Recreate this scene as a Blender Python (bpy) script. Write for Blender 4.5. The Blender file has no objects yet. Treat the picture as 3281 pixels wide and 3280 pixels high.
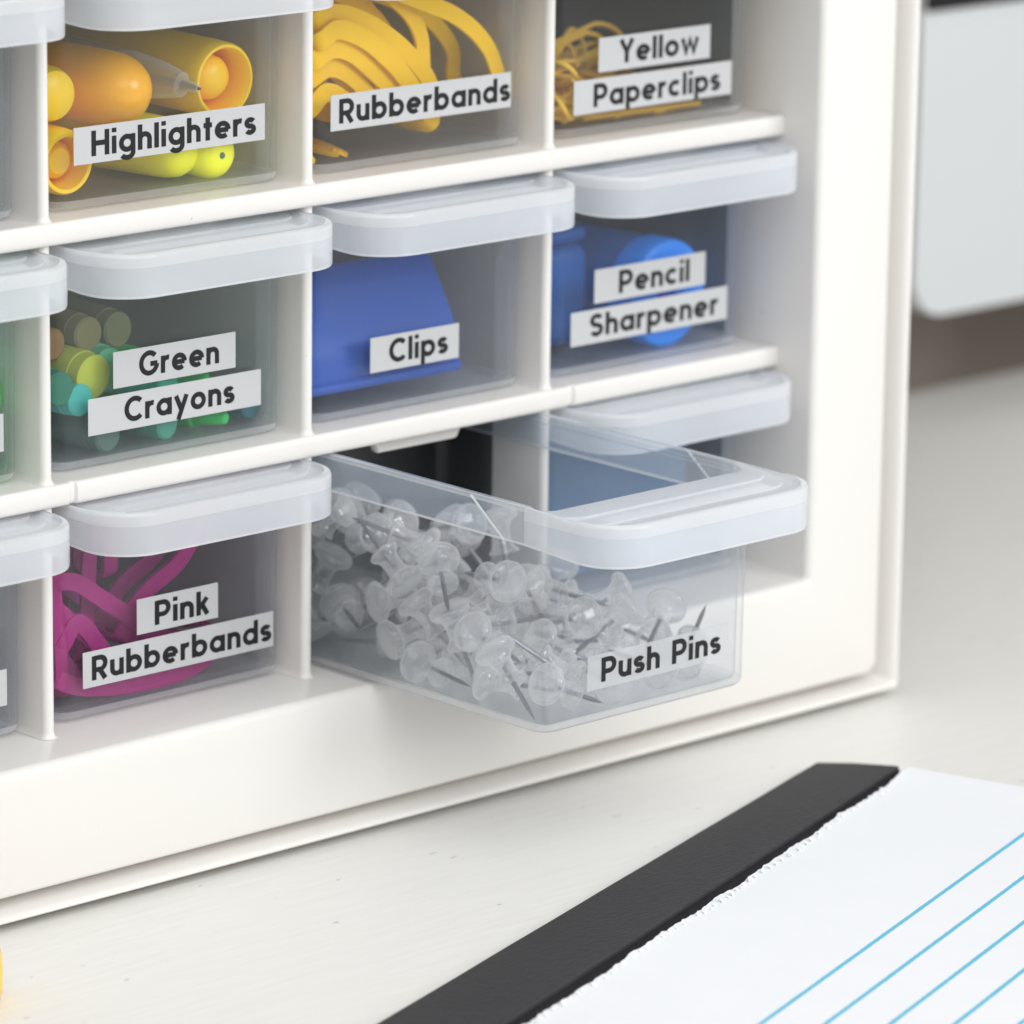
import bpy, bmesh, math, random
from mathutils import Vector, Matrix

# ------------------------------------------------------------------ scene, camera, light
sc = bpy.context.scene
COL = sc.collection
MM = 0.001
TZ = -94.8                        # height of the table top in cabinet millimetres


def W(x, y, z):                   # cabinet millimetres -> metres, table top at z = 0
    return Vector((x * MM, y * MM, (z - TZ) * MM))


cam_d = bpy.data.cameras.new('camera')
cam = bpy.data.objects.new('camera', cam_d)
COL.objects.link(cam)
yaw, pit, roll = math.radians(43.219), math.radians(14.063), math.radians(0.773)
fw = Vector((math.sin(yaw) * math.cos(pit), math.cos(yaw) * math.cos(pit), -math.sin(pit)))
r0 = Vector((math.cos(yaw), -math.sin(yaw), 0))
u0 = r0.cross(fw)
rr = math.cos(roll) * r0 + math.sin(roll) * u0
uu = -math.sin(roll) * r0 + math.cos(roll) * u0
m = Matrix((rr, uu, -fw)).transposed().to_4x4()
m.translation = W(-680.477, -880.051, 277.652)
cam.matrix_world = m
cam_d.sensor_width = 36
cam_d.lens = 15673.17 / 3281 * 36
cam_d.clip_start = 0.05
cam_d.clip_end = 50
cam_d.dof.use_dof = True
cam_d.dof.focus_distance = 1.150
cam_d.dof.aperture_fstop = 14.5
sc.camera = cam

world = bpy.data.worlds.new('World')
sc.world = world
world.use_nodes = True
bg = world.node_tree.nodes['Background']
bg.inputs['Color'].default_value = (1.0, 0.96, 0.91, 1)
bg.inputs['Strength'].default_value = 0.66


def area(name, loc, target, size, energy, color):
    d = bpy.data.lights.new(name, 'AREA')
    d.shape = 'RECTANGLE'
    d.size, d.size_y = size
    d.energy = energy
    d.color = color
    o = bpy.data.objects.new(name, d)
    COL.objects.link(o)
    o.location = loc
    o.rotation_euler = (Vector(target) - Vector(loc)).to_track_quat('-Z', 'Y').to_euler()
    return o


area('window_light', (0.72, -1.42, 0.68), (0.13, 0.0, 0.07), (0.6, 0.5), 10.0, (0.95, 0.98, 1.0))
top = area('added_softbox', (-0.28, -1.08, 0.98), (0.06, -0.10, 0.0), (1.3, 1.0), 4.0, (0.94, 0.975, 1.0))  # added soft fill from the front left, lights the left-facing sides
top.data.spread = math.radians(85)  # narrowed so the far side of the table stays darker

sc.view_settings.view_transform = 'Standard'
sc.view_settings.look = 'None'
sc.view_settings.exposure = 0
sc.view_settings.gamma = 1
cy = sc.cycles
cy.max_bounces = 32
cy.diffuse_bounces = 16
cy.glossy_bounces = 8
cy.transmission_bounces = 32
cy.transparent_max_bounces = 96
cy.caustics_reflective = False
cy.caustics_refractive = True
cy.sample_clamp_indirect = 4
cy.use_denoising = True
cy.denoiser = 'OPENIMAGEDENOISE'

# ------------------------------------------------------------------ helpers


def obj(name, bm_or_me, mat=None, parent=None, smooth=35, loc=None):
    if isinstance(bm_or_me, bmesh.types.BMesh):
        me = bpy.data.meshes.new(name)
        bmesh.ops.recalc_face_normals(bm_or_me, faces=bm_or_me.faces)
        bm_or_me.to_mesh(me)
        bm_or_me.free()
        if smooth:
            for p in me.polygons:
                p.use_smooth = True
            me.set_sharp_from_angle(angle=math.radians(smooth))
        if mat is not None:
            me.materials.append(mat)
    else:
        me = bm_or_me
    o = bpy.data.objects.new(name, me)
    COL.objects.link(o)
    if parent is not None:
        o.parent = parent
    if loc is not None:
        o.location = loc
    return o


def thing(name, label, cat, loc=(0, 0, 0), group=None, mat=None):
    o = bpy.data.objects.new(name, None)
    o.empty_display_size = 0.01
    COL.objects.link(o)
    if mat is not None:
        o.matrix_world = mat
    else:
        o.location = loc
    return tag(o, label, cat, group)


def tag(o, label, cat, group=None):
    o['label'] = label
    o['category'] = cat
    if group:
        o['group'] = group
    return o


def structure(o):
    o['kind'] = 'structure'
    return o


def V(x, y, z):                   # millimetres -> metres, local
    return Vector((x * MM, y * MM, z * MM))


def loft(bm, loops, cap0=False, cap1=False, closed=True):
    vs = [[bm.verts.new(p) for p in lp] for lp in loops]
    n = len(vs[0])
    for a, b in zip(vs, vs[1:]):
        for i in range(n if closed else n - 1):
            j = (i + 1) % n
            bm.faces.new((a[i], a[j], b[j], b[i]))
    if cap0:
        bm.faces.new(vs[0])
    if cap1:
        bm.faces.new(list(reversed(vs[-1])))
    return vs


def rrect(x0, x1, y0, y1, r, z, n=6, rb=None):
    """rounded rectangle loop: front corners radius r, back corners rb."""
    rb = r if rb is None else rb
    pts = []
    for cx, cy_, rad, a0 in ((x0 + r, y0 + r, r, 180), (x1 - r, y0 + r, r, 270), (x1 - rb, y1 - rb, rb, 0), (x0 + rb, y1 - rb, rb, 90)):
        for i in range(n + 1):
            a = math.radians(a0 + 90 * i / n)
            pts.append(V(cx + rad * math.cos(a), cy_ + rad * math.sin(a), z))
    return pts


def lathe_bm(prof, n=24, bm=None, mat=Matrix()):
    """profile of (radius, z) in mm about +z."""
    bm = bm or bmesh.new()
    rings = []
    for r, z in prof:
        if r < 1e-6:
            rings.append([bm.verts.new(mat @ V(0, 0, z))])
        else:
            rings.append([bm.verts.new(mat @ V(r * math.cos(2 * math.pi * i / n), r * math.sin(2 * math.pi * i / n), z)) for i in range(n)])
    for a, b in zip(rings, rings[1:]):
        for i in range(n):
            j = (i + 1) % n
            if len(a) == 1 and len(b) == 1:
                continue
            if len(a) == 1:
                bm.faces.new((a[0], b[j], b[i]))
            elif len(b) == 1:
                bm.faces.new((a[i], a[j], b[0]))
            else:
                bm.faces.new((a[i], a[j], b[j], b[i]))
    return bm


def box_bm(x0, x1, y0, y1, z0, z1, bev=0.0, seg=2, bm=None):
    bm = bm or bmesh.new()
    g = bmesh.ops.create_cube(bm, size=1)
    for v in g['verts']:
        v.co = V(x0 + (v.co.x + .5) * (x1 - x0), y0 + (v.co.y + .5) * (y1 - y0), z0 + (v.co.z + .5) * (z1 - z0))
    if bev:
        es = list({e for v in g['verts'] for e in v.link_edges})
        bmesh.ops.bevel(bm, geom=es, offset=bev * MM, segments=seg, profile=0.5, affect='EDGES')
    return bm


def tube_bm(pts, r, n=8, closed=False, bm=None):
    """round tube along mm points."""
    bm = bm or bmesh.new()
    P = [Vector(p) for p in pts]
    N = len(P)
    rings = []
    up = Vector((0.3, 0.2, 0.93)).normalized()
    for i in range(N):
        if closed:
            t = P[(i + 1) % N] - P[i - 1]
        else:
            t = P[min(i + 1, N - 1)] - P[max(i - 1, 0)]
        t.normalize()
        a = up - t * up.dot(t)
        if a.length < 1e-3:
            a = Vector((1, 0, 0)) - t * t.x
        a.normalize()
        up = a
        b = t.cross(a)
        rings.append([bm.verts.new((P[i] + r * (a * math.cos(2 * math.pi * k / n) + b * math.sin(2 * math.pi * k / n))) * MM) for k in range(n)])
    m_ = N if closed else N - 1
    for i in range(m_):
        A, B = rings[i], rings[(i + 1) % N]
        off = 0
        if closed and i == N - 1:
            off = min(range(n), key=lambda o: sum((A[k].co - B[(k + o) % n].co).length for k in range(n)))
        for k in range(n):
            bm.faces.new((A[k], A[(k + 1) % n], B[(k + 1 + off) % n], B[(k + off) % n]))
    if not closed:
        bm.faces.new(rings[0])
        bm.faces.new(list(reversed(rings[-1])))
    return bm


def catmull(P, k=6, closed=False):
    P = [Vector(p) for p in P]
    N = len(P)
    out = []
    for i in range(N if closed else N - 1):
        g = (lambda j: P[j % N]) if closed else (lambda j: P[max(0, min(N - 1, j))])
        a, b, c, d = g(i - 1), g(i), g(i + 1), g(i + 2)
        for s in range(k):
            t = s / k
            out.append(0.5 * ((2 * b) + (c - a) * t + (2 * a - 5 * b + 4 * c - d) * t * t + (3 * b - a - 3 * c + d) * t ** 3))
    if not closed:
        out.append(P[-1])
    return out


def frame(origin, zdir, spin=0.0):
    """matrix whose +z points along zdir."""
    q = Vector(zdir).normalized().to_track_quat('Z', 'Y')
    mt = q.to_matrix().to_4x4() @ Matrix.Rotation(spin, 4, 'Z')
    mt.translation = origin
    return mt


# ------------------------------------------------------------------ materials


def new_mat(name):
    mt = bpy.data.materials.new(name)
    mt.use_nodes = True
    return mt, mt.node_tree.nodes, mt.node_tree.links


def principled(name, col, rough=0.4, spec=0.5, metal=0.0, bump=0.0, scale=200.0, var=0.0, trans=0.0, ior=1.46, sss=0.0, stretch=(1, 1, 1), coat=0.0):
    mt, n, l = new_mat(name)
    p = n['Principled BSDF']
    p.inputs['Base Color'].default_value = (*col, 1)
    p.inputs['Roughness'].default_value = rough
    p.inputs['Specular IOR Level'].default_value = spec
    p.inputs['Metallic'].default_value = metal
    p.inputs['Transmission Weight'].default_value = trans
    p.inputs['IOR'].default_value = ior
    p.inputs['Coat Weight'].default_value = coat
    if sss:
        p.inputs['Subsurface Weight'].default_value = sss
        p.inputs['Subsurface Radius'].default_value = (0.003, 0.003, 0.002)
        p.inputs['Subsurface Scale'].default_value = 1.0
    if bump or var:
        tc = n.new('ShaderNodeTexCoord')
        mp = n.new('ShaderNodeMapping')
        mp.inputs['Scale'].default_value = stretch
        nz = n.new('ShaderNodeTexNoise')
        nz.inputs['Scale'].default_value = scale
        nz.inputs['Detail'].default_value = 5
        l.new(tc.outputs['Object'], mp.inputs['Vector'])
        l.new(mp.outputs['Vector'], nz.inputs['Vector'])
        if var:
            mx = n.new('ShaderNodeMix')
            mx.data_type = 'RGBA'
            mx.inputs['A'].default_value = (*[c * (1 - var) for c in col], 1)
            mx.inputs['B'].default_value = (*[min(1, c * (1 + var)) for c in col], 1)
            l.new(nz.outputs['Fac'], mx.inputs['Factor'])
            l.new(mx.outputs['Result'], p.inputs['Base Color'])
        if bump:
            bp = n.new('ShaderNodeBump')
            bp.inputs['Strength'].default_value = bump
            bp.inputs['Distance'].default_value = 0.0005
            l.new(nz.outputs['Fac'], bp.inputs['Height'])
            l.new(bp.outputs['Normal'], p.inputs['Normal'])
    return mt


def polypropylene(name, veil, tint, edge, rough=0.14, trans_tint=(0.985, 0.99, 1.0), through=0.33):
    """thin milky plastic: clear film + scattering, denser where the wall is seen edge-on."""
    mt, n, l = new_mat(name)
    n.remove(n['Principled BSDF'])
    out = n['Material Output']
    tr = n.new('ShaderNodeBsdfTransparent')
    tr.inputs['Color'].default_value = (*trans_tint, 1)
    df = n.new('ShaderNodeBsdfDiffuse')
    df.inputs['Color'].default_value = (*tint, 1)
    tl = n.new('ShaderNodeBsdfTranslucent')
    tl.inputs['Color'].default_value = (*tint, 1)
    mx = n.new('ShaderNodeMixShader')
    mx.inputs['Fac'].default_value = through
    l.new(df.outputs[0], mx.inputs[1])
    l.new(tl.outputs[0], mx.inputs[2])
    lw = n.new('ShaderNodeLayerWeight')
    lw.inputs['Blend'].default_value = 0.58
    pw = n.new('ShaderNodeMath')
    pw.operation = 'POWER'
    pw.inputs[1].default_value = 3.0
    l.new(lw.outputs['Facing'], pw.inputs[0])
    ml = n.new('ShaderNodeMath')
    ml.operation = 'MULTIPLY_ADD'
    ml.inputs[1].default_value = edge
    ml.inputs[2].default_value = veil
    ml.use_clamp = True
    l.new(pw.outputs[0], ml.inputs[0])
    m1 = n.new('ShaderNodeMixShader')
    l.new(ml.outputs[0], m1.inputs['Fac'])
    l.new(tr.outputs[0], m1.inputs[1])
    l.new(mx.outputs[0], m1.inputs[2])
    gl = n.new('ShaderNodeBsdfGlossy')
    gl.inputs['Roughness'].default_value = rough
    p5 = n.new('ShaderNodeMath')
    p5.operation = 'POWER'
    p5.inputs[1].default_value = 5.0
    l.new(lw.outputs['Facing'], p5.inputs[0])
    fr = n.new('ShaderNodeMath')
    fr.operation = 'MULTIPLY_ADD'
    fr.inputs[1].default_value = 0.6
    fr.inputs[2].default_value = 0.025
    l.new(p5.outputs[0], fr.inputs[0])
    m2 = n.new('ShaderNodeMixShader')
    l.new(fr.outputs[0], m2.inputs['Fac'])
    l.new(m1.outputs[0], m2.inputs[1])
    l.new(gl.outputs[0], m2.inputs[2])
    l.new(m2.outputs[0], out.inputs['Surface'])
    return mt


def acrylic(name, clear=0.9, veil=0.17, edge=0.85):
    """clear moulded acrylic: part bends light, part lets it straight through; pale rims, sharp glints."""
    mt = polypropylene(name, veil, (0.99, 0.99, 0.99), edge, 0.05, (1, 1, 1), 0.5)
    for q in mt.node_tree.nodes:
        if q.type == 'MATH' and q.operation == 'POWER' and q.inputs[1].default_value == 3.0:
            q.inputs[1].default_value = 2.2
        if q.type == 'MATH' and q.operation == 'MULTIPLY_ADD' and abs(q.inputs[2].default_value - 0.025) < 1e-4:
            q.inputs[2].default_value = 0.06
    n, l = mt.node_tree.nodes, mt.node_tree.links
    out = n['Material Output']
    src = out.inputs['Surface'].links[0].from_socket
    rf = n.new('ShaderNodeBsdfGlass')
    rf.inputs['IOR'].default_value = 1.30
    rf.inputs['Roughness'].default_value = 0.10
    mx = n.new('ShaderNodeMixShader')
    mx.inputs['Fac'].default_value = 1 - clear
    l.new(src, mx.inputs[1])
    l.new(rf.outputs[0], mx.inputs[2])
    l.new(mx.outputs[0], out.inputs['Surface'])
    return mt


def cabinet_plastic():
    """glossy off-white plastic with a little dust and faint scuffs."""
    mt = principled('white_cabinet_plastic', (0.725, 0.703, 0.675), 0.26, 0.45, bump=0.02, scale=900)
    n, l = mt.node_tree.nodes, mt.node_tree.links
    p = n['Principled BSDF']
    tc = n.new('ShaderNodeTexCoord')
    nz = n.new('ShaderNodeTexNoise')
    nz.inputs['Scale'].default_value = 520
    nz.inputs['Detail'].default_value = 1.5
    l.new(tc.outputs['Object'], nz.inputs['Vector'])
    rp = n.new('ShaderNodeValToRGB')
    rp.color_ramp.elements[0].position = 0.2
    rp.color_ramp.elements[0].color = (0.54, 0.51, 0.47, 1)
    rp.color_ramp.elements[1].position = 0.225
    rp.color_ramp.elements[1].color = (0.725, 0.703, 0.675, 1)
    l.new(nz.outputs['Fac'], rp.inputs['Fac'])
    l.new(rp.outputs['Color'], p.inputs['Base Color'])
    return mt


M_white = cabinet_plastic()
M_part = principled('lightened_bay_plastic', (0.66, 0.63, 0.59), 0.6, 0.3)  # paler cavity tone, raised to brighten the view through closed drawers
M_dark = principled('cavity_shade_and_feet', (0.022, 0.022, 0.024), 0.8, 0.1)  # near black stands in for the unlit cavity; the feet share it
M_notch = principled('shaded_notch_plastic', (0.80, 0.76, 0.70), 0.5, 0.3)
M_box = polypropylene('clear_drawer_plastic', 0.055, (0.86, 0.94, 1.0), 0.36, through=0.84)
M_edge = polypropylene('drawer_edge_plastic', 0.30, (0.94, 0.95, 0.97), 0.4, through=0.5)
M_side = polypropylene('clear_rim_plastic', 0.14, (0.78, 0.89, 1.0), 0.5, through=0.5)
M_rim = polypropylene('frosted_handle_plastic', 0.46, (0.93, 0.96, 1.0), 0.4, 0.2, through=0.42)
M_lip = polypropylene('rim_flange_plastic', 0.20, (0.91, 0.95, 0.99), 0.45, 0.2, through=0.45)
M_thick = polypropylene('thick_frosted_plastic', 0.60, (0.95, 0.965, 0.985), 0.3, 0.2, through=0.42)
M_label = principled('label_paper', (0.485, 0.49, 0.495), 0.55, 0.3)
M_tape = polypropylene('clear_label_tape', 0.36, (0.80, 0.80, 0.80), 0.1, 0.3, through=0.3)
M_ink = principled('black_label_ink', (0.012, 0.012, 0.013), 0.5, 0.3)


# ------------------------------------------------------------------ table, wall
def table_material():
    mt, n, l = new_mat('white_painted_wood')
    p = n['Principled BSDF']
    p.inputs['Roughness'].default_value = 0.42
    p.inputs['Specular IOR Level'].default_value = 0.4
    tc = n.new('ShaderNodeTexCoord')
    mp = n.new('ShaderNodeMapping')
    mp.inputs['Scale'].default_value = (6, 90, 6)
    l.new(tc.outputs['Object'], mp.inputs['Vector'])
    g = n.new('ShaderNodeTexNoise')
    g.inputs['Scale'].default_value = 6
    g.inputs['Detail'].default_value = 8
    g.inputs['Roughness'].default_value = 0.65
    l.new(mp.outputs['Vector'], g.inputs['Vector'])
    rp = n.new('ShaderNodeValToRGB')
    rp.color_ramp.elements[0].position = 0.28
    rp.color_ramp.elements[0].color = (0.82, 0.81, 0.775, 1)
    rp.color_ramp.elements[1].position = 0.6
    rp.color_ramp.elements[1].color = (0.865, 0.858, 0.83, 1)
    l.new(g.outputs['Fac'], rp.inputs['Fac'])
    # tiny specks of dust and chips
    vo = n.new('ShaderNodeTexNoise')
    vo.inputs['Scale'].default_value = 260
    vo.inputs['Detail'].default_value = 2
    mp2 = n.new('ShaderNodeMapping')
    mp2.inputs['Scale'].default_value = (0.5, 1.0, 1.0)
    l.new(tc.outputs['Object'], mp2.inputs['Vector'])
    l.new(mp2.outputs['Vector'], vo.inputs['Vector'])
    r2 = n.new('ShaderNodeValToRGB')
    r2.color_ramp.elements[0].position = 0.245
    r2.color_ramp.elements[0].color = (0.6, 0.58, 0.55, 1)
    r2.color_ramp.elements[1].position = 0.275
    r2.color_ramp.elements[1].color = (1, 1, 1, 1)
    l.new(vo.outputs['Fac'], r2.inputs['Fac'])
    mx = n.new('ShaderNodeMix')
    mx.data_type = 'RGBA'
    mx.blend_type = 'MULTIPLY'
    mx.inputs['Factor'].default_value = 1
    l.new(rp.outputs['Color'], mx.inputs['A'])
    l.new(r2.outputs['Color'], mx.inputs['B'])
    l.new(mx.outputs['Result'], p.inputs['Base Color'])
    bp = n.new('ShaderNodeBump')
    bp.inputs['Strength'].default_value = 0.25
    bp.inputs['Distance'].default_value = 0.0006
    l.new(g.outputs['Fac'], bp.inputs['Height'])
    l.new(bp.outputs['Normal'], p.inputs['Normal'])
    return mt


bm = box_bm(-900, 1500, -1500, 241, -30, 0, 2.0, 3)
tb = structure(obj('table_top', bm, table_material()))
bm = box_bm(-1500, 2200, 345, 365, -700, 1300)
structure(obj('wall', bm, principled('brown_wall_paint', (0.25, 0.22, 0.195), 0.8, 0.2, bump=0.1, scale=60)))

# ------------------------------------------------------------------ cabinet
H, T, Z3 = 62.05, 5.47, -55.72           # row pitch, shelf thickness, floor of the lowest row
XL, XR1, XR2 = 241.4, 269.4, 277.6       # opening, face and trim, right side
LX0, LX1, LX2 = -82.0, -110.0, -118.2    # the same on the left (outside the photograph)
ZT0, ZT1, ZT2 = 128.0, 158.0, 164.0      # the same at the top (outside the photograph)
FY = -15.0
cabinet = thing('drawer_cabinet', 'white plastic cabinet holding rows of small clear drawers', 'cabinet', W(80, 60, TZ))
INV = Matrix.Translation(-cabinet.location)


def cpart(name, bm, mat=M_white, smooth=35):
    """cabinet part built in cabinet millimetres."""
    bmesh.ops.translate(bm, verts=bm.verts, vec=W(0, 0, 0) - cabinet.location)
    return obj(name, bm, mat, cabinet, smooth)


def ring_loops(prof, inner, outer):
    """loops round the rectangular frame; prof = (s, y): s in mm outward from the inner edge, or ('o', d) inward from the outer edge"""
    loops = []
    for s, y in prof:
        if isinstance(s, tuple):
            d = s[1]
            x0, x1, z0, z1 = outer[0] + d, outer[1] - d, outer[2] + d, outer[3] - d
            rad = 3.2
        else:
            x0, x1, z0, z1 = inner[0] - s, inner[1] + s, inner[2] - s, inner[3] + s
            rad = 1.2
        pts = []
        for cx, cz, a0 in ((x0 + rad, z0 + rad, 180), (x1 - rad, z0 + rad, 270), (x1 - rad, z1 - rad, 0), (x0 + rad, z1 - rad, 90)):
            for i in range(5):
                a = math.radians(a0 + 90 * i / 4)
                pts.append(V(cx + rad * math.cos(a), y, cz + rad * math.sin(a)))
        loops.append(pts)
    return loops


# face frame: a flat ring standing 15 mm proud of the shelves
inner = (LX0, XL, -56.2, ZT0)
outer = (LX1, XR1, -86.6, ZT1)
R = 2.4
prof = [(0, 18.5), (0, FY + R)]
prof += [(R - R * math.cos(a), FY + R - R * math.sin(a)) for a in [math.radians(q) for q in (22, 45, 68, 90)]]
prof += [(('o', 1.2), FY), (('o', 0.5), FY + 0.25), (('o', 0.12), FY + 0.7), (('o', 0), FY + 1.4), (('o', 0), 18.5)]
bm = bmesh.new()
lp = ring_loops(prof, inner, outer)
vs = loft(bm, lp)
for i in range(len(vs[0])):
    j = (i + 1) % len(vs[0])
    bm.faces.new((vs[-1][i], vs[-1][j], vs[0][j], vs[0][i]))
cpart('face_frame', bm)

# outer casing: rounded bead round the face frame, then the side walls going back
def casing_loops(rows):
    loops = []
    for d, y in rows:
        k = d / 8.2
        x0, x1 = LX1 - 1.5 - d * 0.8, XR1 + 1.5 + k * (XR2 - XR1 - 1.5)
        z0, z1 = -86.6 - 1.5 - k * 4.4, ZT1 + 0.8 + k * 5.2
        rad = 1.4
        pts = []
        for cx, cz, a0 in ((x0 + rad, z0 + rad, 180), (x1 - rad, z0 + rad, 270), (x1 - rad, z1 - rad, 0), (x0 + rad, z1 - rad, 90)):
            for i in range(5):
                a = math.radians(a0 + 90 * i / 4)
                pts.append(V(cx + rad * math.cos(a), y, cz + rad * math.sin(a)))
        loops.append(pts)
    return loops


rows = [(0.4, 122), (0.4, 6), (0.5, -2), (1.3, -6.2), (2.7, -10.0), (3.6, -12.4), (4.4, -14.0), (5.0, -15.0), (5.8, -15.8), (6.8, -16.1), (7.6, -15.8), (8.05, -15.0), (8.15, -14.2), (7.6, -12.6), (7.0, -10), (7.0, 128)]
bm = bmesh.new()
vs = loft(bm, casing_loops(rows))
for i in range(len(vs[0])):
    j = (i + 1) % len(vs[0])
    bm.faces.new((vs[-1][i], vs[-1][j], vs[0][j], vs[0][i]))
cpart('outer_casing', bm)
for fx in (LX1 + 12, XR1 - 12):
    for fy in (4, 112):
        bm = box_bm(fx - 9, fx + 9, fy - 9, fy + 9, TZ + 0.05, -91.6, 0.5, 2)
        cpart('foot', bm, M_dark)
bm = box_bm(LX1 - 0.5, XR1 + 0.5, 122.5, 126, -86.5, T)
cpart('back_panel', bm, M_dark)  # painted near black as the shade behind the bottom row
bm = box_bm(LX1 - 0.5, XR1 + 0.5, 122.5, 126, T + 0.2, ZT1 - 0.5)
cpart('back_panel', bm, M_part)  # painted paler to brighten the upper rows
# added lining, painted near black as the shade behind the white front grid
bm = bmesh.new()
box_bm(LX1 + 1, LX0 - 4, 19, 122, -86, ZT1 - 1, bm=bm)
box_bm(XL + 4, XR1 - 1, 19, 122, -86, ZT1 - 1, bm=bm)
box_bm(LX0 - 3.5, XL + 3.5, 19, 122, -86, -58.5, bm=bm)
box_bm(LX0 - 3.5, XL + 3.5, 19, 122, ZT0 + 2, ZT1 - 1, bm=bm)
cpart('cavity_shade_lining', bm, M_dark)
for k in (0, 1, 2):  # added panels that block light between the bays
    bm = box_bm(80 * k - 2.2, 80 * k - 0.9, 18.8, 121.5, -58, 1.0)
    cpart('added_partition', bm, M_dark if k == 2 else M_part)  # near black painted in so the open bay looks unlit
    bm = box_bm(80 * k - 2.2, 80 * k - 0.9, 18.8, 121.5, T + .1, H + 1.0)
    cpart('added_partition', bm, M_part)
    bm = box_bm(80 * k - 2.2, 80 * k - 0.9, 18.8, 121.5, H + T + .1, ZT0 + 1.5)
    cpart('added_partition', bm, M_part)


def shelf(z0, notches=()):
    """shelf with a rounded nose; a moulding notch dents the nose at each given x."""
    def sec(x, dent):
        y0 = -1.6 + dent
        pts = []
        r = T / 2 - 0.25
        for i in range(15):
            a = math.radians(90 + 180 * i / 14)
            sq = lambda v: math.copysign(abs(v) ** 0.62, v)
            pts.append(V(x, y0 + r * 0.62 + r * 0.62 * sq(math.cos(a)), z0 + T / 2 + (r + 0.25) * sq(math.sin(a))))
        pts.append(V(x, 18.2, z0))
        pts.append(V(x, 18.2, z0 + T))
        return pts
    st = [(LX0 + 0.2, 0)]
    for nx in notches:
        st += [(nx - 1.3, 0), (nx - 0.6, 0.75), (nx + 0.5, 0.8), (nx + 1.0, 0)]
    st.append((XL - 0.2, 0))
    bm = bmesh.new()
    loft(bm, [sec(x, d) for x, d in st], True, True)
    return cpart('shelf', bm)


shelf(H)
shelf(0, (4.7, 165.6))
# rear support bars carrying the drawers deeper in the case
for zz in (H, 0):
    bm = box_bm(LX0 + 0.5, XL - 0.5, 18.6, 120, zz + 1.2, zz + T - 0.2)
    cpart('drawer_rail', bm)
bm = box_bm(LX0 + 0.5, XL - 0.5, 18.6, 120, -58.2, Z3 - 0.1)
cpart('drawer_rail', bm)


def divider(x1, za, zb):
    """upright fin 3 mm wide with a rounded nose and small foot fillets, its right face at x1."""
    t = 3.1
    bm = bmesh.new()

    def sec(z, e):
        pts = []
        for i in range(9):
            a = math.radians(180 + 180 * i / 8)
            pts.append(V(x1 - t / 2 + (t / 2 + e) * math.cos(a), 1.7 - e * 0.5 + (1.7 + e * 0.3) * math.sin(a), z))
        pts.append(V(x1 + 0.25 + e, 18.4, z))
        pts.append(V(x1 - t - 0.25 - e, 18.4, z))
        return pts
    loft(bm, [sec(za, 0.9), sec(za + 0.35, 0.4), sec(za + 1.0, 0.1), sec(za + 1.8, 0), sec(zb, 0)], True, True)
    return cpart('divider', bm)


for k in (0, 1, 2):
    divider(80 * k, Z3 - 0.4, 0.15)
    divider(80 * k, T - 0.05, H + 0.15)
    divider(80 * k, H + T - 0.05, ZT0 + 0.6)


def stop_tab(x0, z):
    bm = bmesh.new()
    pts = [(x0, z + 0.1), (x0 + 32, z + 0.1), (x0 + 29.5, z - 4.8), (x0 + 2.5, z - 4.8)]
    loft(bm, [[V(x, 7.2, zz) for x, zz in pts], [V(x, 9.4, zz) for x, zz in pts]], True, True)
    bmesh.ops.bevel(bm, geom=bm.edges[:], offset=0.4 * MM, segments=2, affect='EDGES')
    return cpart('stop_tab', bm)


for zz in (0, H, ZT0 - 0.2):
    for k in (-1, 0, 1, 2):
        stop_tab(80 * k + 24.5, zz)

# ------------------------------------------------------------------ monoline lettering
SW = 2.05


def arc(cx, cy_, rx, ry, a0, a1, n=14):
    return [(cx + rx * math.cos(math.radians(a0 + (a1 - a0) * i / n)), cy_ + ry * math.sin(math.radians(a0 + (a1 - a0) * i / n))) for i in range(n + 1)]


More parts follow.
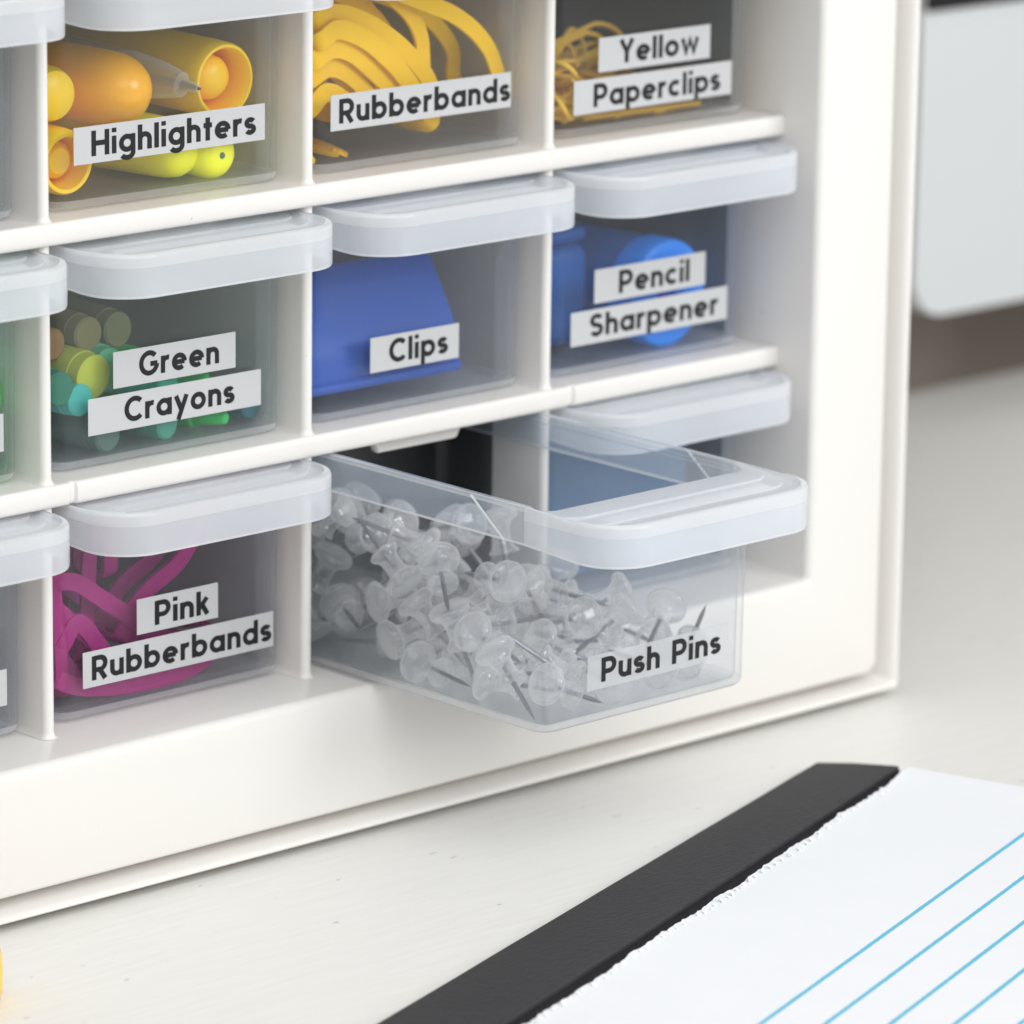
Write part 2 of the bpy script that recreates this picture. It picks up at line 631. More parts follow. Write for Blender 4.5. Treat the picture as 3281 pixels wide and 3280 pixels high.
Bw = arc(3.5, 3.5, 2.55, 2.58, 0, 360, 24)
arch = arc(3.0, 4.1, 2.05, 1.98, 180, 0, 12)
GL = {
    'o': (7, [Bw]),
    'a': (7, [Bw, [(6.05, 0), (6.05, 7)]]),
    'd': (7, [Bw, [(6.05, 0), (6.05, 10)]]),
    'b': (7, [Bw, [(.95, 0), (.95, 10)]]),
    'p': (7, [Bw, [(.95, -3), (.95, 7)]]),
    'g': (7, [Bw, [(6.05, 7), (6.05, 0)] + arc(3.5, -.2, 2.55, 2.1, 0, -150)[1:]]),
    'c': (6.2, [arc(3.5, 3.5, 2.55, 2.58, 48, 312, 18)]),
    'e': (7, [arc(3.5, 3.5, 2.55, 2.58, -2, 310, 22) , [(.95, 3.45), (6.05, 3.45)]]),
    'n': (6, [[(.95, 0), (.95, 7)], arch + [(5.05, 0)]]),
    'h': (6, [[(.95, 0), (.95, 10)], arch + [(5.05, 0)]]),
    'u': (6, [[(.95, 7)] + arc(3.0, 2.9, 2.05, 1.98, 180, 360, 12), [(5.05, 7), (5.05, 0)]]),
    'r': (4.0, [[(.95, 0), (.95, 7)], arc(3.3, 4.1, 2.3, 1.98, 180, 75, 9)]),
    'i': (1.9, [[(.95, 0), (.95, 7)], [(.95, 8.3), (.95, 10.1)]]),
    'l': (1.9, [[(.95, 0), (.95, 10)]]),
    't': (4.0, [[(2.0, 0), (2.0, 9.2)], [(0.1, 6.1), (3.9, 6.1)]]),
    'k': (5.8, [[(.95, 0), (.95, 10)], [(1.0, 2.5), (4.7, 7)], [(2.5, 4.3), (4.9, 0)]]),
    'y': (6.4, [[(.75, 7), (3.3, .9)], [(5.65, 7), (1.75, -2.9)]]),
    'w': (9, [[(.8, 7), (2.6, .8), (4.5, 6.3), (6.4, .8), (8.2, 7)]]),
    's': (5.0, [arc(2.5, 4.78, 1.6, 1.28, 25, 270, 12) + arc(2.5, 2.22, 1.65, 1.28, 90, -155, 12)[1:]]),
    'S': (6.4, [arc(3.2, 7.05, 2.25, 2.0, 25, 270, 14) + arc(3.2, 2.95, 2.3, 2.0, 90, -155, 14)[1:]]),
    'Y': (7.2, [[(.8, 10), (3.6, 4.6), (6.4, 10)], [(3.6, 4.9), (3.6, 0)]]),
    'P': (6.8, [[(.95, 0), (.95, 10)], [(.95, 9.05)] + arc(3.6, 6.6, 2.3, 2.45, 90, -90) + [(.95, 4.15)]]),
    'R': (6.9, [[(.95, 0), (.95, 10)], [(.95, 9.05)] + arc(3.6, 6.6, 2.3, 2.45, 90, -90) + [(.95, 4.15)], [(3.3, 4.3), (5.9, 0)]]),
    'H': (7.6, [[(.95, 0), (.95, 10)], [(6.65, 0), (6.65, 10)], [(.95, 5), (6.65, 5)]]),
    'G': (9.0, [arc(4.7, 5, 3.75, 4.1, 42, 352, 24), [(8.5, 4.6), (5.2, 4.6)]]),
    'C': (8.2, [arc(4.7, 5, 3.75, 4.1, 44, 316, 22)]),
    ' ': (3.6, []),
}


def text_bm(txt, x0, x1, zb, cap):
    """flat strokes in the x-z plane, facing -y, between x0 and x1 on baseline zb (mm)."""
    adv = 0
    place = []
    for ch in txt:
        w, st = GL[ch]
        place.append((adv, st))
        adv += w + 1.2
    adv -= 1.2
    sx, sz = (x1 - x0) / adv, cap / 10
    bm = bmesh.new()
    lift = 0
    for ox, strokes in place:
        for st in strokes:
            lift = (lift + 1) % 4
            y = -0.012 * lift
            P = [Vector((p[0], p[1])) for p in st]
            closed = (P[0] - P[-1]).length < 1e-4
            if closed:
                P = P[:-1]
            N = len(P)
            L, Rr = [], []
            for i in range(N):
                a = P[i - 1] if (closed or i) else P[i]
                c = P[(i + 1) % N] if (closed or i < N - 1) else P[i]
                d1 = (P[i] - a)
                d2 = (c - P[i])
                d1 = d1.normalized() if d1.length > 1e-6 else d2.normalized()
                d2 = d2.normalized() if d2.length > 1e-6 else d1
                nb = Vector((-d1.y - d2.y, d1.x + d2.x))
                nb.normalize()
                k = 1 / max(0.5, nb.dot(Vector((-d1.y, d1.x))))
                L.append(P[i] + nb * SW / 2 * k)
                Rr.append(P[i] - nb * SW / 2 * k)
            f = lambda p: bm.verts.new(V(x0 + (ox + p.x) * sx, y, zb + p.y * sz))
            a = [f(p) for p in L]
            b = [f(p) for p in Rr]
            for i in range(N if closed else N - 1):
                j = (i + 1) % N
                bm.faces.new((a[i], a[j], b[j], b[i]))
    return bm


# ------------------------------------------------------------------ drawers
DH, DW, DL = 55.2, 36.2, 112.0           # height, half width, length


def make_box_mesh():
    bm = bmesh.new()
    w = 35.35
    def lp(i, z, r, taper):
        return rrect(-w + i + taper, w - i - taper, i, DL - i, r, z, 7)
    loops = [lp(3.0, 0.0, 2.6, 0.5), lp(1.3, 0.25, 3.6, 0.5), lp(0.35, 1.0, 4.2, 0.5), lp(0.0, 2.4, 4.4, 0.5), lp(0, 30, 4.4, 0.2), lp(0, 53.6, 4.4, 0),
             lp(0.35, 54.0, 4.2, 0), lp(1.0, 54.0, 3.8, 0), lp(1.35, 53.6, 3.6, 0), lp(1.35, 30, 3.6, 0.2), lp(1.35, 3.4, 3.6, 0.5), lp(1.8, 2.2, 3.2, 0.5), lp(3.2, 1.5, 2.4, 0.5)]
    vs = loft(bm, loops, True, True)
    lay = {v: (k, i) for k, ring in enumerate(vs) for i, v in enumerate(ring)}
    for f in bm.faces:
        if len(f.verts) != 4:
            continue
        ks = {lay[v][0] for v in f.verts}
        ii = sorted(lay[v][1] for v in f.verts)
        if max(ks) <= 3:
            f.material_index = 1                               # thicker bottom and corner edges
    return bm


def make_rim_mesh():
    n = 10
    zt = DH
    O = rrect(-DW, DW, -24.2, DL + 0.9, 12.5, 0, n, 4.5)
    I = rrect(-34.0, 34.0, 1.6, DL - 1.4, 4.2, 0, n, 3.4)
    def sides(lp):
        """extra points on both long sides so the handle end can be thicker than the rest"""
        at = lambda p, q, y: p.lerp(q, (y * MM - p.y) / (q.y - p.y))
        k = 2 * (n + 1)
        r_ = [at(lp[k - 1], lp[k], y) for y in (6.0, 19.0)]
        l_ = [at(lp[-1], lp[0], y) for y in (19.0, 6.0)]
        return lp[:k] + r_ + lp[k:] + l_
    O, I = sides(O), sides(I)
    prof = [(0.25, -10.35), (0, -9.75), (0, -3.5), (0, -3.15), (0, -1.1), (0.15, -0.45), (0.55, -0.1), (1.1, 0), (2.7, 0), (3.2, -0.25), (3.8, -1.25), (5.0, -1.5), (9.5, -1.55), (10.0, -1.2), (16.5, -1.2), (17.0, -0.75), (21, -0.7), (24, -0.6), (25.3, -0.7), (25.8, -1.2), (25.4, -2.0), (3.0, -2.9), (1.9, -3.6), (1.6, -5.0), (1.45, -10.0), (1.2, -10.35)]
    loops = []
    for d, dz in prof:
        ring = []
        for o, i in zip(O, I):
            v = i - o
            dist = v.length / MM
            k = max(0.0, min(1.0, (dist - 3.5) / 18.0))
            dd = d * dist / 25.8 if k < 1 else d * dist / 25.8
            side = 0.35 * dd + 0.0
            dd = dd if k > 0 else dd
            if d <= 2.7 or (d < 4 and dz < -2.5):
                dd = min(d, d * (0.45 + 0.55 * k))
                if k < 0.02:
                    dd = min(dd, 0.75)
            zz = dz
            if -2.0 < dz < -0.12 and d >= 3.2:
                zz = dz * k - 0.02 * (1 - k)
                if d > 25.5:
                    zz = dz
            if dz < -8:
                zz = dz + 1.1 * (1 - k)
            p = o + v.normalized() * (min(dd, dist) * MM)
            ring.append(Vector((p.x, p.y, (zt + zz) * MM)))
        loops.append(ring)
    loops.append(loops[0])
    bm = bmesh.new()
    vs = [[bm.verts.new(p) for p in lp] for lp in loops[:-1]]
    m_ = len(vs[0])
    for a in range(len(vs)):
        A, B = vs[a], vs[(a + 1) % len(vs)]
        za = (prof[a % len(prof)][1] + prof[(a + 1) % len(prof)][1]) / 2
        for i in range(m_):
            j = (i + 1) % m_
            f = bm.faces.new((A[i], A[j], B[j], B[i]))
            yy = f.calc_center_median().y / MM
            front = yy < 18.0
            if a == 0 or a >= len(prof) - 2:
                f.material_index = 2                       # lower lip
            elif front:
                f.material_index = (2 if a in (3, 4, 5, 6, 7) else 0) if yy < 7 else (0 if 4 <= a <= 8 else 3)
            else:
                f.material_index = 0 if 4 <= a <= 8 else 1  # clear sides, frosted top edge
    return bm


box_me = rim_me = None


def drawer(label, k, row, dy=0.0, labels=()):
    """k: bay number, row 1..3 from the top; labels: (x0, x1, z0, z1, word, tx0, tx1, baseline) in cabinet mm."""
    global box_me, rim_me
    floor = {1: H + T, 2: T, 3: Z3}[row] + 0.3
    cx, y0 = 80 * k + 40.4, 6.0 + dy
    t = thing('drawer', label, 'drawer', W(cx, y0, floor), 'drawers of the cabinet')
    if box_me is None:
        a = obj('drawer_box', make_box_mesh(), M_box, t)
        b = obj('rim_handle', make_rim_mesh(), M_rim, t)
        b.data.materials.append(M_side)
        b.data.materials.append(M_thick)
        b.data.materials.append(M_lip)
        a.data.materials.append(M_edge)
        box_me, rim_me = a.data, b.data
    else:
        obj('drawer_box', box_me, parent=t)
        obj('rim_handle', rim_me, parent=t)
    for x0, x1, z0, z1, word, tx0, tx1, tb_ in labels:
        bm = box_bm(x0 - cx, x1 - cx, -0.22, -0.05, z0 - floor, z1 - floor)
        s = obj('label', bm, M_tape if word == 'Push Pins' else M_label, t, smooth=0)
        if word:
            bm = text_bm(word, tx0 - cx, tx1 - cx, tb_ - floor, 6.0)
            bmesh.ops.translate(bm, verts=bm.verts, vec=V(0, -0.24, 0))
            obj('lettering', bm, M_ink, s, smooth=0)
    return t


drawer('closed drawer at the left end of the top row, beside the Highlighters drawer', -1, 1)
drawer('clear drawer labelled Highlighters', 0, 1, 0, [(11.1, 69.0, 78.6, 87.4, 'Highlighters', 16.3, 66.1, 80.25)])
drawer('clear drawer labelled Rubberbands without the word Pink, in the top row', 1, 1, 0, [(89.9, 149.6, 78.25, 87.1, 'Rubberbands', 92.6, 149.2, 79.9)])
drawer('clear drawer labelled Yellow Paperclips', 2, 1, 0, [(180.1, 220.3, 83.9, 92.7, 'Yellow', 187.4, 216.1, 85.6), (171.5, 228.5, 73.6, 82.4, 'Paperclips', 178.5, 224.3, 75.1)])
drawer('closed drawer with green rings inside, left of the Green Crayons drawer', -1, 2, 0, [(-62, -10.2, 13.85, 22.85, '', 0, 0, 0)])
drawer('clear drawer labelled Green Crayons', 0, 2, 0, [(22.3, 59.8, 24.0, 32.8, 'Green', 30.1, 54.6, 25.8), (14.7, 67.8, 13.6, 22.5, 'Crayons', 25.6, 59.4, 15.4)])
drawer('clear drawer labelled Clips', 1, 2, 0, [(103.2, 132.8, 16.35, 25.2, 'Clips', 109.4, 129.0, 18.1)])
drawer('clear drawer labelled Pencil Sharpener', 2, 2, 0, [(180.0, 220.4, 23.85, 32.7, 'Pencil', 188.8, 214.5, 25.5), (171.8, 228.9, 13.5, 22.4, 'Sharpener', 178.6, 225.5, 15.2)])
drawer('closed drawer left of the Pink Rubberbands drawer in the bottom row', -1, 3, 0, [(-62, -10.15, -47.5, -38.65, '', 0, 0, 0)])
drawer('clear drawer labelled Pink Rubberbands', 0, 3, 0, [(29.0, 54.2, -37.5, -28.7, 'Pink', 34.5, 51.5, -36.0), (12.5, 71.8, -47.9, -39.0, 'Rubberbands', 15.2, 71.1, -46.3)])
pin_drawer = drawer('pulled-out open drawer labelled Push Pins', 1, 3, -82.5, [(99.8, 147.6, -46.8, -38.2, 'Push Pins', 104.4, 144.8, -45.2)])
drawer('unlabelled closed drawer behind and right of the open push pin drawer', 2, 3)
# moulded lines slanting down both long sides of the open drawer
for sx in (-1, 1):
    a, b = Vector((sx * 36.25, 24.5, 54.8)), Vector((sx * 36.25, 13.0, 46.2))
    bm = tube_bm([a, b], 0.3, 6)
    obj('mould_line', bm, M_thick, pin_drawer)


# ------------------------------------------------------------------ push pins
PINS = [(129.32,-0,-49.46,0.467,0.394,-0.555,0.565),(146.49,-65.59,-43.67,0.427,0.733,-0.458,-0.266),(142.88,-58.78,-49.47,0.688,0.274,0.617,0.265),(117.58,-62.01,-49.33,0.209,0.429,0.526,-0.703),(129.98,-52.29,-49.56,0.745,0.615,-0.034,-0.256),(98.25,-55.54,-49.47,0.434,-0.634,0.247,0.591),(151.09,14.17,-49.46,0.228,-0.31,0.605,0.697),(126.09,-37.87,-49.67,0.798,-0.324,-0.483,0.157),(135.46,-36.39,-49.35,0.468,0.678,-0.037,0.565),(90.74,-35.43,-49.46,0.256,-0.285,-0.618,-0.687),(133.37,-45.41,-45,0.792,-0.04,0.446,-0.415),(114.9,-2.09,-49.47,0.718,0.569,-0.373,0.149),(134.63,10.78,-49.47,0.699,0.675,0.04,0.233),(122.47,-69.95,-44.45,0.545,-0.055,0.837,-0.002),(98.28,-4.7,-49.47,0.245,-0.054,0.678,-0.691),(111.18,-28.53,-49.48,0.618,0.437,-0.504,-0.417),(137.63,24.33,-49,0.328,-0.455,-0.301,0.772),(118.36,19.63,-49.36,0.726,-0.597,0.325,0.112),(119.53,-21.71,-48.53,0.839,0.319,0.417,-0.14),(99.57,-8.29,-40.81,0.535,-0.284,0.467,-0.644),(143.6,-23.04,-49.54,0.635,-0.016,0.588,0.501),(132.52,-24.36,-49.47,0.299,0.107,-0.672,-0.669),(101.66,-20.79,-49.49,0.751,-0.137,0.645,-0.039),(144.28,-10.62,-49.63,0.18,0.524,0.279,-0.784),(109.85,18.87,-49.35,0.633,-0.548,0.402,0.371),(94.13,27.87,-42.54,0.793,0.033,0.018,-0.608),(111.05,-40.15,-49.47,0.566,0.396,-0.553,-0.466),(151.04,-8.21,-44.32,0.146,0.005,-0.289,0.946),(107,-49.36,-49.47,0.582,0.628,0.26,0.446),(140.15,-4.06,-46.78,0.788,0.113,-0.428,0.429),(142.27,2.34,-40.81,0.788,0.458,-0.165,0.377),(151.11,-42.14,-49.47,0.7,0.676,-0.036,-0.228),(98.99,-19.46,-42.02,0.267,-0.776,-0.181,0.543),(90.75,-60.68,-46.43,0.899,-0.414,0.092,0.109),(143.04,28.1,-43.69,0.296,-0.259,0.283,-0.875),(145.38,7.86,-48.7,0.533,0.15,0.61,-0.566),(100.12,5.04,-49.32,0.688,0.439,0.518,0.255),(122.83,5.17,-49.34,0.078,0.124,0.668,0.73),(140.31,-30.23,-46.17,0.603,0.221,0.752,-0.15),(139.23,-59.63,-42.2,0.825,-0.337,0.427,-0.155),(125.14,-12.44,-38.24,0.316,-0.699,-0.614,0.187),(90.83,18.62,-41.32,0.242,0.868,0.426,-0.075),(122.24,-70.17,-34.57,0.849,0.058,0.494,0.178),(127.41,-39.88,-41.79,0.223,0.024,-0.588,0.777),(137.49,-23.02,-41.22,0.597,0.055,-0.635,-0.488),(122.14,-19.84,-36.03,0.433,-0.303,-0.845,0.084),(119.77,1.57,-42.76,0.241,0.574,-0.128,0.772),(138.9,-36.59,-41.1,0.566,-0.187,0.522,-0.609),(150.99,15.26,-40.93,0.475,0.328,-0.516,0.632),(122.06,-45.88,-47.83,0.045,0.489,-0.066,-0.868),(114.13,-4.9,-39.78,0.829,-0.122,0.374,-0.397),(101.54,21.58,-49.7,0.767,0.522,-0.237,0.288),(131.2,-56.31,-37.02,0.499,0.664,0.44,-0.341),(130.19,5.42,-42.39,0.379,-0.457,0.301,0.747),(120.24,-14.73,-29.77,0.501,-0.555,-0.613,0.253),(107.17,-26.1,-41.05,0.812,0.164,0.56,0.017),(140.19,-66.5,-36.81,0.514,-0.087,-0.414,-0.746),(99.02,-15.4,-34.86,0.342,0.496,-0.563,-0.565),(98.87,-45.52,-42,0.851,-0.097,-0.468,0.216),(108.67,-2.36,-34.13,0.35,-0.761,-0.49,0.242),(116.02,19.86,-41.35,0.248,0.351,0.489,0.759),(95.98,-28.76,-41.63,0.475,-0,-0.347,-0.809),(91.8,0.13,-42.45,0.643,-0.687,-0.002,-0.338),(108.46,-62.03,-38.19,0.189,0.149,-0.727,0.644),(103.58,-55.81,-43.2,0.369,0.877,0.008,0.309),(102.04,-69.46,-49.07,0.661,-0.331,-0.437,0.512),(90.73,-0.56,-33.53,0.402,0.104,0.429,-0.802),(137.83,19.11,-40.32,0.602,-0.504,0.294,0.546),(139.73,9.76,-37.6,0.832,0.323,-0.439,0.096),(141.27,27.74,-29.11,0.818,0.063,-0.572,0.002),(151.18,18.32,-33.02,0.753,0.577,0.009,-0.318),(115.36,-54.1,-39.68,0.088,-0.624,0.232,-0.741),(99.26,6.77,-33.81,0.464,-0.589,0.362,-0.553),(109.6,9.35,-42.76,0.525,-0.544,0.294,-0.585),(95.45,-37.32,-43.15,0.753,0.028,-0.171,-0.635),(100.42,-70.31,-33.84,0.551,-0.355,0.073,-0.752),(120.51,8.59,-31.05,0.533,0.079,-0.658,0.526),(92.45,-33.56,-27.77,0.424,0.039,0.548,0.72),(114.68,23.02,-33.06,0.312,0.337,0.372,0.807),(144.32,-19.86,-38.46,0.489,0.184,0.767,-0.371),(99.02,-56.64,-35.69,0.084,-0.079,-0.87,0.479),(90.74,-13.27,-23.25,0.234,0.564,-0.706,0.36),(102.98,28.1,-30.7,0.899,0.122,-0.157,0.391),(114.93,-55.98,-30.78,0.407,-0.246,0.694,0.541),(113.36,28,-39.16,0.662,0.255,-0.705,0.01),(134.11,-10.72,-31.69,0.584,-0.096,0.139,0.794),(142.5,19.21,-32.95,0.908,-0.018,-0.163,0.385),(128.8,-3.56,-30.9,0.418,-0.234,0.347,0.806),(142.81,2.38,-29.68,0.582,-0.086,0.787,-0.185),(98.4,20.67,-40.52,0.157,0.152,-0.196,0.956),(108.82,-19.81,-29.5,0.73,0.449,0.506,0.1),(129.7,22.22,-33.11,0.681,0.475,0.509,-0.228),(101.8,-42.75,-34.43,0.02,-0.787,0.324,-0.525),(100.09,-5.7,-32.18,0.328,-0.305,0.266,-0.854),(132.21,-36.72,-36.61,0.082,-0.233,0.629,0.737),(111.69,-36.86,-40.05,0.06,0.678,-0.198,-0.706),(90.73,4.03,-26.84,0.522,-0.761,0.338,0.183),(96.96,16.97,-24.43,0.861,0.361,0.248,0.26),(108.44,8.81,-24.79,0.764,0.505,-0.221,0.336),(109.58,22.86,-26.93,0.913,0.236,0.174,-0.284),(115.03,15.71,-29.12,0.427,-0.541,0.208,-0.694),(105.29,-58.74,-27.47,0.51,-0.194,-0.195,-0.815),(106.45,-52.41,-32.64,0.308,-0.266,-0.273,-0.872),(121.96,-34.31,-37.22,0.678,-0.1,-0.384,0.619),(100.11,6.59,-25.58,0.621,0.362,-0.437,0.54),(97.3,-9.42,-20.53,0.317,0.011,0.802,-0.507),(90.57,13.15,-21.26,0.373,0.012,0.494,-0.786),(90.76,-62.06,-33.44,0.458,0.384,0.561,-0.572),(102.32,-24.67,-31.37,0.7,0.537,0.471,0.017),(101.06,-39.64,-26.25,0.407,0.243,-0.617,0.628),(120.83,-3.26,-23.92,0.656,0.47,-0.378,0.454),(97,-57.36,-26.88,0.235,0.229,-0.323,-0.887),(90.61,-44.03,-27.3,0.164,0.081,0.331,0.926),(90.73,24.03,-24.01,0.027,0.134,0.04,0.99),(96.21,-65.02,-26.36,0.779,-0.046,-0.27,0.565)]
M_pin = acrylic('clear_acrylic')
M_steel = principled('steel_needle', (0.27, 0.265, 0.29), 0.32, 0.5, metal=1.0)
head_bm = lathe_bm([(0, 0.2), (0.7, 0.1), (3.4, 0), (3.85, 0.35), (3.75, 0.95), (2.9, 1.7), (2.45, 2.8), (2.35, 4.8), (2.6, 6.6), (3.4, 7.9), (4.7, 8.6), (5.2, 9.2), (5.2, 10.3), (4.7, 11.0), (3.3, 11.4), (1.5, 11.7), (0, 11.75)], 26)
needle_bm = lathe_bm([(0, -11.2), (0.12, -10.8), (0.5, -8.2), (0.58, -7.0), (0.58, -0.15), (0.58, 5.0), (0, 5.1)], 8)
head0 = needle0 = None
from mathutils import Quaternion
for x, y, z, qw, qx, qy, qz in [p for i, p in enumerate(PINS) if i % 6 and not (p[1] < -40 and p[2] > -40) and not (p[0] > 136 and p[2] > -39)]:
    mt = Matrix.Translation(W(x, y, z)) @ Quaternion((qw, qx, qy, qz)).to_matrix().to_4x4()
    t = thing('push_pin', 'clear plastic push pin with a steel needle, heaped in the pulled-out drawer', 'push pin', group='clear push pins in the open drawer', mat=mt)
    if head0 is None:
        head0 = obj('pin_head', head_bm, M_pin, t, 50).data
        needle0 = obj('pin_needle', needle_bm, M_steel, t).data
    else:
        obj('pin_head', head0, parent=t)
        obj('pin_needle', needle0, parent=t)

# ------------------------------------------------------------------ highlighters (top row)
def plastic(name, col, rough=0.3, sss=0.0):
    return principled(name, col, rough, 0.5, sss=sss)


M_yel = plastic('yellow_marker_plastic', (0.95, 0.62, 0.0), 0.35)
M_yel2 = plastic('deep_yellow_plastic', (0.97, 0.60, 0.0), 0.35)
M_org = plastic('orange_marker_plastic', (1.0, 0.46, 0.0), 0.22)
M_neon = plastic('neon_yellow_plastic', (0.92, 0.92, 0.0), 0.3)
M_clear = acrylic('clear_pen_barrel', 1.0, 0.26, 0.8)
M_ink2 = plastic('dark_green_dot', (0.02, 0.10, 0.09), 0.4)


def marker(name, label, cat, tip, back, parts, group=None):
    """parts: (name, profile (r, z) from the front end backwards, material, parent index or None)"""
    tip, back = Vector(tip), Vector(back)
    t = thing(name, label, cat, group=group, mat=frame(W(*tip), back - tip))
    made = []
    for nm, prof, mat, par in parts:
        o = obj(nm, lathe_bm(prof, 32), mat, t if par is None else made[par], 40)
        made.append(o)
    return t


# open yellow cap with a chisel plug inside, lying on the rest
marker('highlighter', 'yellow highlighter whose open hollow end shows a rounded plug', 'highlighter', (62.3, 12.5, 92.6), (61.0, 96, 94.5), [
    ('cap', [(7.4, 34), (7.5, 3), (7.7, 0.6), (8.1, 0), (8.7, 0.1), (9.1, 0.8), (9.3, 4), (9.4, 40), (9.4, 84), (0, 84)], M_yel, None),
    ('plug', [(0, 2.6), (2.2, 2.8), (4.2, 3.6), (5.3, 5.2), (5.6, 8), (5.6, 32), (0, 32)], M_yel2, None)], 'highlighters in the top row')
marker('highlighter', 'orange highlighter with a smooth domed end', 'highlighter', (35.5, 10.5, 92.4), (22.5, 96, 94.0), [
    ('cap', [(0, 0), (2.2, 0.3), (4.4, 1.2), (6.4, 2.9), (7.9, 5.4), (8.8, 8.6), (9.1, 13), (9.3, 40)], M_org, None),
    ('barrel', [(9.0, 40), (9.5, 40.4), (9.6, 86), (0, 86)], M_org, None)], 'highlighters in the top row')
marker('ballpoint_pen', 'clear pen with a conical tip between the orange and yellow highlighters', 'pen', (51.5, 9.5, 92.2), (37.0, 80, 97.5), [
    ('tip', [(0.5, 0), (0.9, 0.1), (1.1, 1.5), (1.5, 4.6)], M_clear, None),
    ('barrel', [(1.5, 4.6), (3.0, 5.0), (3.8, 8), (4.8, 13), (5.5, 20), (5.6, 24), (5.4, 24.3), (5.4, 70), (0, 70)], M_clear, None),
    ('ink_refill', [(0.25, -0.6), (0.45, 0.2), (0.8, 3), (1.1, 9), (1.2, 66), (0, 66)], M_steel, None)])
marker('highlighter', 'neon yellow highlighter with a fat rounded end under the label', 'highlighter', (50.5, 11.0, 77.0), (31.0, 98, 79.2), [
    ('cap', [(0, 0), (2.8, 0.25), (5.2, 1.3), (6.6, 3.4), (7.2, 6.5), (7.4, 12), (7.6, 40)], M_neon, None),
    ('barrel', [(7.4, 40), (7.8, 40.4), (7.8, 88), (0, 88)], M_neon, None)], 'highlighters in the top row')
marker('highlighter', 'slim neon yellow highlighter with a dark dot on its round end', 'highlighter', (58.8, 9.4, 75.3), (57.5, 95, 76.0), [
    ('barrel', [(0, 0), (2.6, 0.15), (4.4, 0.8), (5.6, 2.2), (6.1, 4.6), (6.2, 8), (6.2, 86), (0, 86)], M_neon, None),
    ('end_dot', [(0, -0.25), (0.7, -0.2), (0.9, 0.15), (0, 0.2)], M_ink2, None)], 'highlighters in the top row')
marker('highlighter', 'golden yellow highlighter lying low against the left wall of its drawer', 'highlighter', (14.3, 12.0, 78.0), (13.6, 96, 80), [
    ('cap', [(5.8, 28), (5.9, 2), (6.3, 0.2), (7.2, 0.1), (7.7, 1.0), (7.9, 5), (8.0, 84), (0, 84)], M_yel, None),
    ('plug', [(0, 3), (3.0, 3.2), (4.4, 4.6), (4.7, 8), (4.7, 26), (0, 26)], M_yel2, None)], 'highlighters in the top row')
marker('highlighter', 'golden yellow highlighter stacked above another at the left wall', 'highlighter', (13.2, 14.0, 93.6), (12.8, 96, 95), [
    ('barrel', [(0, 0), (3.6, 0.2), (5.8, 1.4), (6.6, 3.5), (6.8, 8), (6.8, 82), (0, 82)], M_yel, None)], 'highlighters in the top row')

# ------------------------------------------------------------------ rubber bands
def band(name, label, mat, front, depth, shrink, width, thick, tilt, group):
    """closed ribbon: the front run follows the given points, the back run returns deeper in the drawer."""
    F = [Vector(p) for p in front]
    c = sum(F, Vector()) / len(F)
    B = [Vector((c.x + (p.x - c.x) * shrink, p.y + depth, c.z + (p.z - c.z) * shrink)) for p in reversed(F)]
    P = catmull(F + B, 7, True)
    N = len(P)
    base = P[0] * 0
    o0 = P[0]
    bm = bmesh.new()
    rings = []
    prev = None
    for i in range(N):
        t = (P[(i + 1) % N] - P[i - 1]).normalized()
        vd = Vector((0, -math.cos(tilt), math.sin(tilt)))
        w = t.cross(vd)
        if w.length < 0.15:
            w = prev or Vector((0, 0, 1))
        w.normalize()
        if prev is not None:
            if w.dot(prev) < 0:
                w = -w
            w = (w + prev * 1.2).normalized()
            w = (w - t * w.dot(t)).normalized()
        prev = w
        nrm = t.cross(w)
        q = [P[i] - o0 + a * w * width / 2 + b * nrm * thick / 2 for a, b in ((-1, -1), (1, -1), (1, 1), (-1, 1))]
        rings.append([bm.verts.new(p * MM) for p in q])
    for i in range(N):
        A, Bq = rings[i], rings[(i + 1) % N]
        off = 0
        if i == N - 1:
            off = min(range(4), key=lambda s: sum((A[k].co - Bq[(k + s) % 4].co).length for k in range(4)))
        for k in range(4):
            bm.faces.new((A[k], A[(k + 1) % 4], Bq[(k + 1 + off) % 4], Bq[(k + off) % 4]))
    o = obj(name, bm, mat, smooth=50, loc=W(*o0))
    return tag(o, label, 'rubber band', group)


